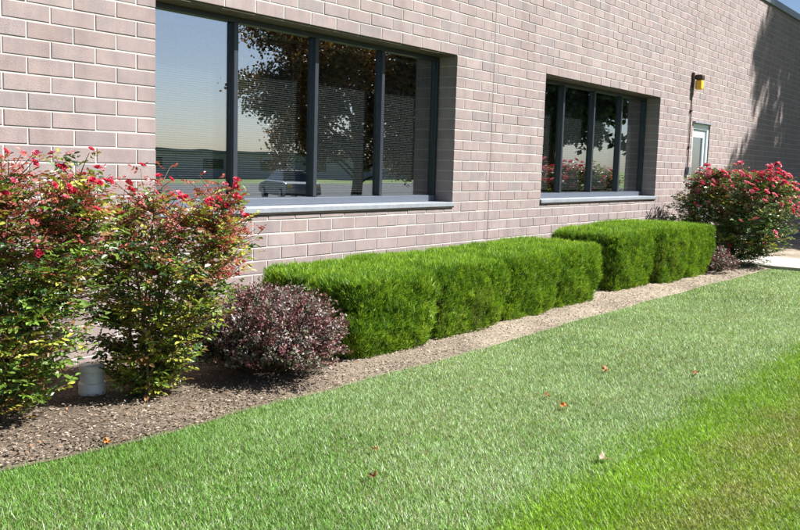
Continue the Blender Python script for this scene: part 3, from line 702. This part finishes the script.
# fallen leaves on the lawn
LV = [(2.70, -2.55, .05, 'pale tan fallen leaf on the pale grass, highest of the four'), (1.83, -2.58, .045, 'dull brown fallen leaf left of the bright orange one'),
      (1.68, -2.76, .05, 'bright orange fallen leaf on pale grass near mid lawn'), (3.04, -3.04, .05, 'red brown fallen leaf on the right side of the lawn'),
      (.99, -3.31, .06, 'curled grey brown leaf on the lush green mowing stripe'), (.38, -2.45, .045, 'tan fallen leaf below the mulch corner'),
      (.10, -2.66, .05, 'dark rust fallen leaf lowest near the bottom edge'), (-.36, -1.47, .04, 'small orange leaf at the edge of the mulch')]
LC = [(.42, .20, .08), (.30, .15, .08), (.55, .18, .04), (.33, .09, .04), (.38, .30, .22), (.42, .28, .15), (.25, .10, .05), (.55, .22, .05)]
for i, (x, y, s, lab) in enumerate(LV):
    rng = np.random.default_rng(60+i); k = 14; a = np.linspace(0, 2*math.pi, k, endpoint=False)
    r = s*.62*(.55+.32*np.abs(np.cos(2.5*a))+.05*rng.normal(size=k)); zc = .009*np.cos(a*2+i)+.006*rng.normal(size=k)
    ring = np.stack([r*np.cos(a), r*np.sin(a)*.8, zc], -1); stem = np.array([[-s*.5, .002, .0], [-s*.8, .008, .008], [-s*.8, .006, .008], [-s*.5, -.002, 0]])
    V = np.concatenate([[[0, 0, -.004]], ring, stem]); F3 = [(0, 1+j, 1+(j+1) % k) for j in range(k)]
    me = mesh_np('fallen_leaf', V, [np.array(F3), np.array([[k+1, k+2, k+3, k+4]])], 'dryleaf', np.array(LC[i])*np.ones((len(V), 1)))
    o = obj('fallen_leaf', me); o.location = (x, y, .034 if y < -1.6 else .035); o.rotation_euler = (rng.normal()*.3, rng.normal()*.3, rng.uniform(0, 6)); tag(o, lab, 'leaf', 'fallen leaves')

# ------------------------------------------------------------------ trees across the lawn (seen mirrored in the panes, and casting the shade on the far wall)
def tree(label, base, height, crown_r, crown_z0, nclump, pal, seed, trunk_r=.16, leafL=.13, conic=0., group='trees across the lawn', share=34):
    rng = np.random.default_rng(seed); b = np.array(base, float); t0 = tag(empty('tree', b), label, 'tree', group)
    paths = []; top = b+[rng.normal()*.15, rng.normal()*.15, height*.86]
    tt = np.linspace(0, 1, 9)[:, None]; trunk = b+(top-b)*tt+np.concatenate([np.zeros((1, 3)), rng.normal(size=(8, 3))*[.05, .05, 0]]); trunk[0, 2] -= .1
    V, F = tubes([(trunk, np.linspace(trunk_r, trunk_r*.18, 9)*np.array([1.25]+[1]*8))], 10); obj('trunk', mesh_np('trunk', V, F, 'bark', smooth=True), t0)
    cl = []; bough = []
    nb = max(16, nclump//14)
    while len(bough) < nb:
        u = nrm(rng.normal(size=3)); q = rng.random()**.42; z = crown_z0+(height-crown_z0)*(.5+.5*u[2]*q)
        f = (z-crown_z0)/(height-crown_z0); R = crown_r*math.sqrt(max(.02, 1-((f-.45)/.58)**2))
        rr = R*rng.random()**.4*(.7+.4*float(vnoise(np.array([math.atan2(u[1], u[0])*1.6+9]), np.array([z+9]), .9, seed)[0]))
        a = rng.uniform(0, 6.3); bough.append(b+[rr*math.cos(a), rr*math.sin(a), z])
    bough = np.array(bough)
    for i in range(nclump): cl.append(bough[i % nb]+rng.normal(size=3)*[.42, .42, .27]*(crown_r/3.4))
    cl = np.array(cl)
    prim = []
    for c in bough[:40]:
        zz = np.clip((c[2]-b[2])*rng.uniform(.45, .8), max(.9, crown_z0*.8), height*.8); s = b+(top-b)*(zz/(height*.86)); e_ = s+(c-s)*.85
        L = np.linalg.norm(e_-s); mid = (s+e_)/2+[0, 0, .10*L]+rng.normal(size=3)*.08*L; t = np.linspace(0, 1, 9)[:, None]
        C = s*(1-t)**2+2*mid*t*(1-t)+e_*t*t; paths.append((C, np.linspace(.02+.014*L, .012, 9))); prim.append(C[2:])
    prim = np.concatenate(prim+[trunk[4:]])
    for c in cl:
        d_ = np.linalg.norm(prim-c, axis=1)+.8*np.maximum(0, prim[:, 2]-c[2]); s = prim[np.argmin(d_)]; L = np.linalg.norm(c-s)
        mid = (s+c)/2+[0, 0, .05*L]+rng.normal(size=3)*.1*L; t = np.linspace(0, 1, 5)[:, None]
        paths.append((s*(1-t)**2+2*mid*t*(1-t)+c*t*t, np.linspace(.008+.006*L, .004, 5)))
    V, F = tubes(paths, 5); obj('limbs', mesh_np('limbs', V, F, 'bark', smooth=True), t0)
    n = nclump*share; ci = np.repeat(np.arange(nclump), share); pos = cl[ci]+rng.normal(size=(n, 3))*[.17, .17, .13]*(crown_r/3.2)
    pc = np.array(pal); pk = rng.choice(len(pal), nclump); c = pc[pk][ci]*rng.uniform(.65, 1.35, (n, 1)); Lf = leafL*rng.uniform(.6, 1.25, n)
    V, F = spikes(pos, rng.normal(size=(n, 3))+[0, 0, -.2], rng.normal(size=(n, 3))+[0, 0, .7], Lf, Lf*.75)
    tag(obj('crown', mesh_np('crown', V, F, 'treeleaf', np.repeat(np.clip(c, .01, 1), 4, 0)), t0), kind='stuff')
AUT = [(.12, .075, .03), (.16, .085, .03), (.07, .065, .022), (.20, .10, .03)]; GRN = [(.045, .08, .025), (.06, .095, .03), (.035, .065, .02)]
tree('bronze leaved autumn tree mirrored in the wide window', (18.3, -12, -.45), 7.8, 3.55, 1.2, 860, AUT, 71, .2, .105, share=120)
tree('tall dark green tree shading the far end of the brick wall', (23.05, -8.0, -.06), 15.5, 3.2, 1.2, 1700, GRN, 72, .26, .205, share=47)
tree('broad green tree beyond the lawn mirrored in the far window', (30.5, -13.5, -.55), 8.5, 4.0, 1.3, 420, GRN+AUT[:2], 73, .24, .14)
tree('small distant tree mirrored at the edge of the leftmost pane', (20.5, -38, -.6), 5.5, 2.2, 1.0, 150, GRN, 74, .14, .2)
# parked car across the lawn
def car(loc, rz):
    c = tag(empty('parked_car', loc), 'silver parked car mirrored low in the wide window', 'car'); c.rotation_euler = (0, 0, rz)
    def part(name, V, F, mat, par=c, bev=0, sm=False):
        o = bpy.data.objects.new(name, mesh_np(name, V, F, mat, smooth=sm)); link(o, par)
        if bev: b = o.modifiers.new('bevel', 'BEVEL'); b.width = bev; b.segments = 3; b.limit_method = 'ANGLE'
        return o
    def extr(prof, w0, w1, ztop):
        n = len(prof); V = []
        for s in (-1, 1):
            for x, z in prof: V.append((x, s*(w0+(w1-w0)*max(0, (z-.85)/(ztop-.85))), z))
        F = [[tuple(range(n))], [tuple(range(2*n-1, n-1, -1))]]
        return np.array(V), [np.array(F[0]), np.array(F[1]), np.array([(i, n+i, n+(i+1) % n, (i+1) % n) for i in range(n)])]
    V, F = extr([(-2.25, .35), (-2.28, .6), (-2.2, .88), (-1.6, .95), (1.0, .96), (2.0, .80), (2.25, .62), (2.22, .32), (1.75, .28), (-1.75, .28)], .88, .86, 1.0); body = part('body', V, F, 'carpaint', bev=.05)
    V, F = extr([(-1.55, .93), (-1.05, 1.38), (-.6, 1.45), (.15, 1.44), (.5, 1.36), (1.15, .93)], .82, .60, 1.45); part('cabin', V, F, 'carglass', bev=.04)
    V, F = boxes([(-.95, .32, -.60, .60, 1.425, 1.47)]); part('roof', V, F, 'carpaint', bev=.02)
    for x in (-1.4, 1.4):
        for s in (-1, 1):
            a = [(.0, -.1), (.22, -.1), (.31, -.09), (.325, 0), (.31, .09), (.22, .1), (0, .1)]; V, F = lathe([(r + .0005, z) for r, z in a], 24)
            w = part('wheel', V[:, [0, 2, 1]]+[x, s*.80, .325], F, 'tyre', sm=True); V, F = lathe([(.0005, .02), (.19, .02), (.205, .0)], 20); part('rim', V[:, [0, 2, 1]]*[1, s, 1]+[x, s*.905, .325], F, 'rim', w)
    for s in (-1, 1):
        V, F = boxes([(2.12, 2.24, s*.62-.16, s*.62+.16, .60, .74)]); part('headlight', V, F, 'lamp', bev=.02)
        V, F = boxes([(-2.29, -2.2, s*.66-.13, s*.66+.13, .66, .82)]); part('taillight', V, F, 'amber', bev=.02)
car((29.4, -25.5, -.592), math.radians(-62))
# low building beyond the car park
lb = tag(empty('warehouse', (60, -62, -.6)), 'long low grey warehouse far across the car park', 'building')
box_obj('wall', (5, 120, -80, -62, -.62, 1.85), 'stucco', lb); box_obj('roof', (4.6, 120.4, -80.4, -61.6, 1.851, 2.15), 'coping', lb)
for i in range(14): box_obj('window', (10+i*7.6, 12.6+i*7.6, -61.99, -61.9, .3, 1.3), 'carglass', lb)
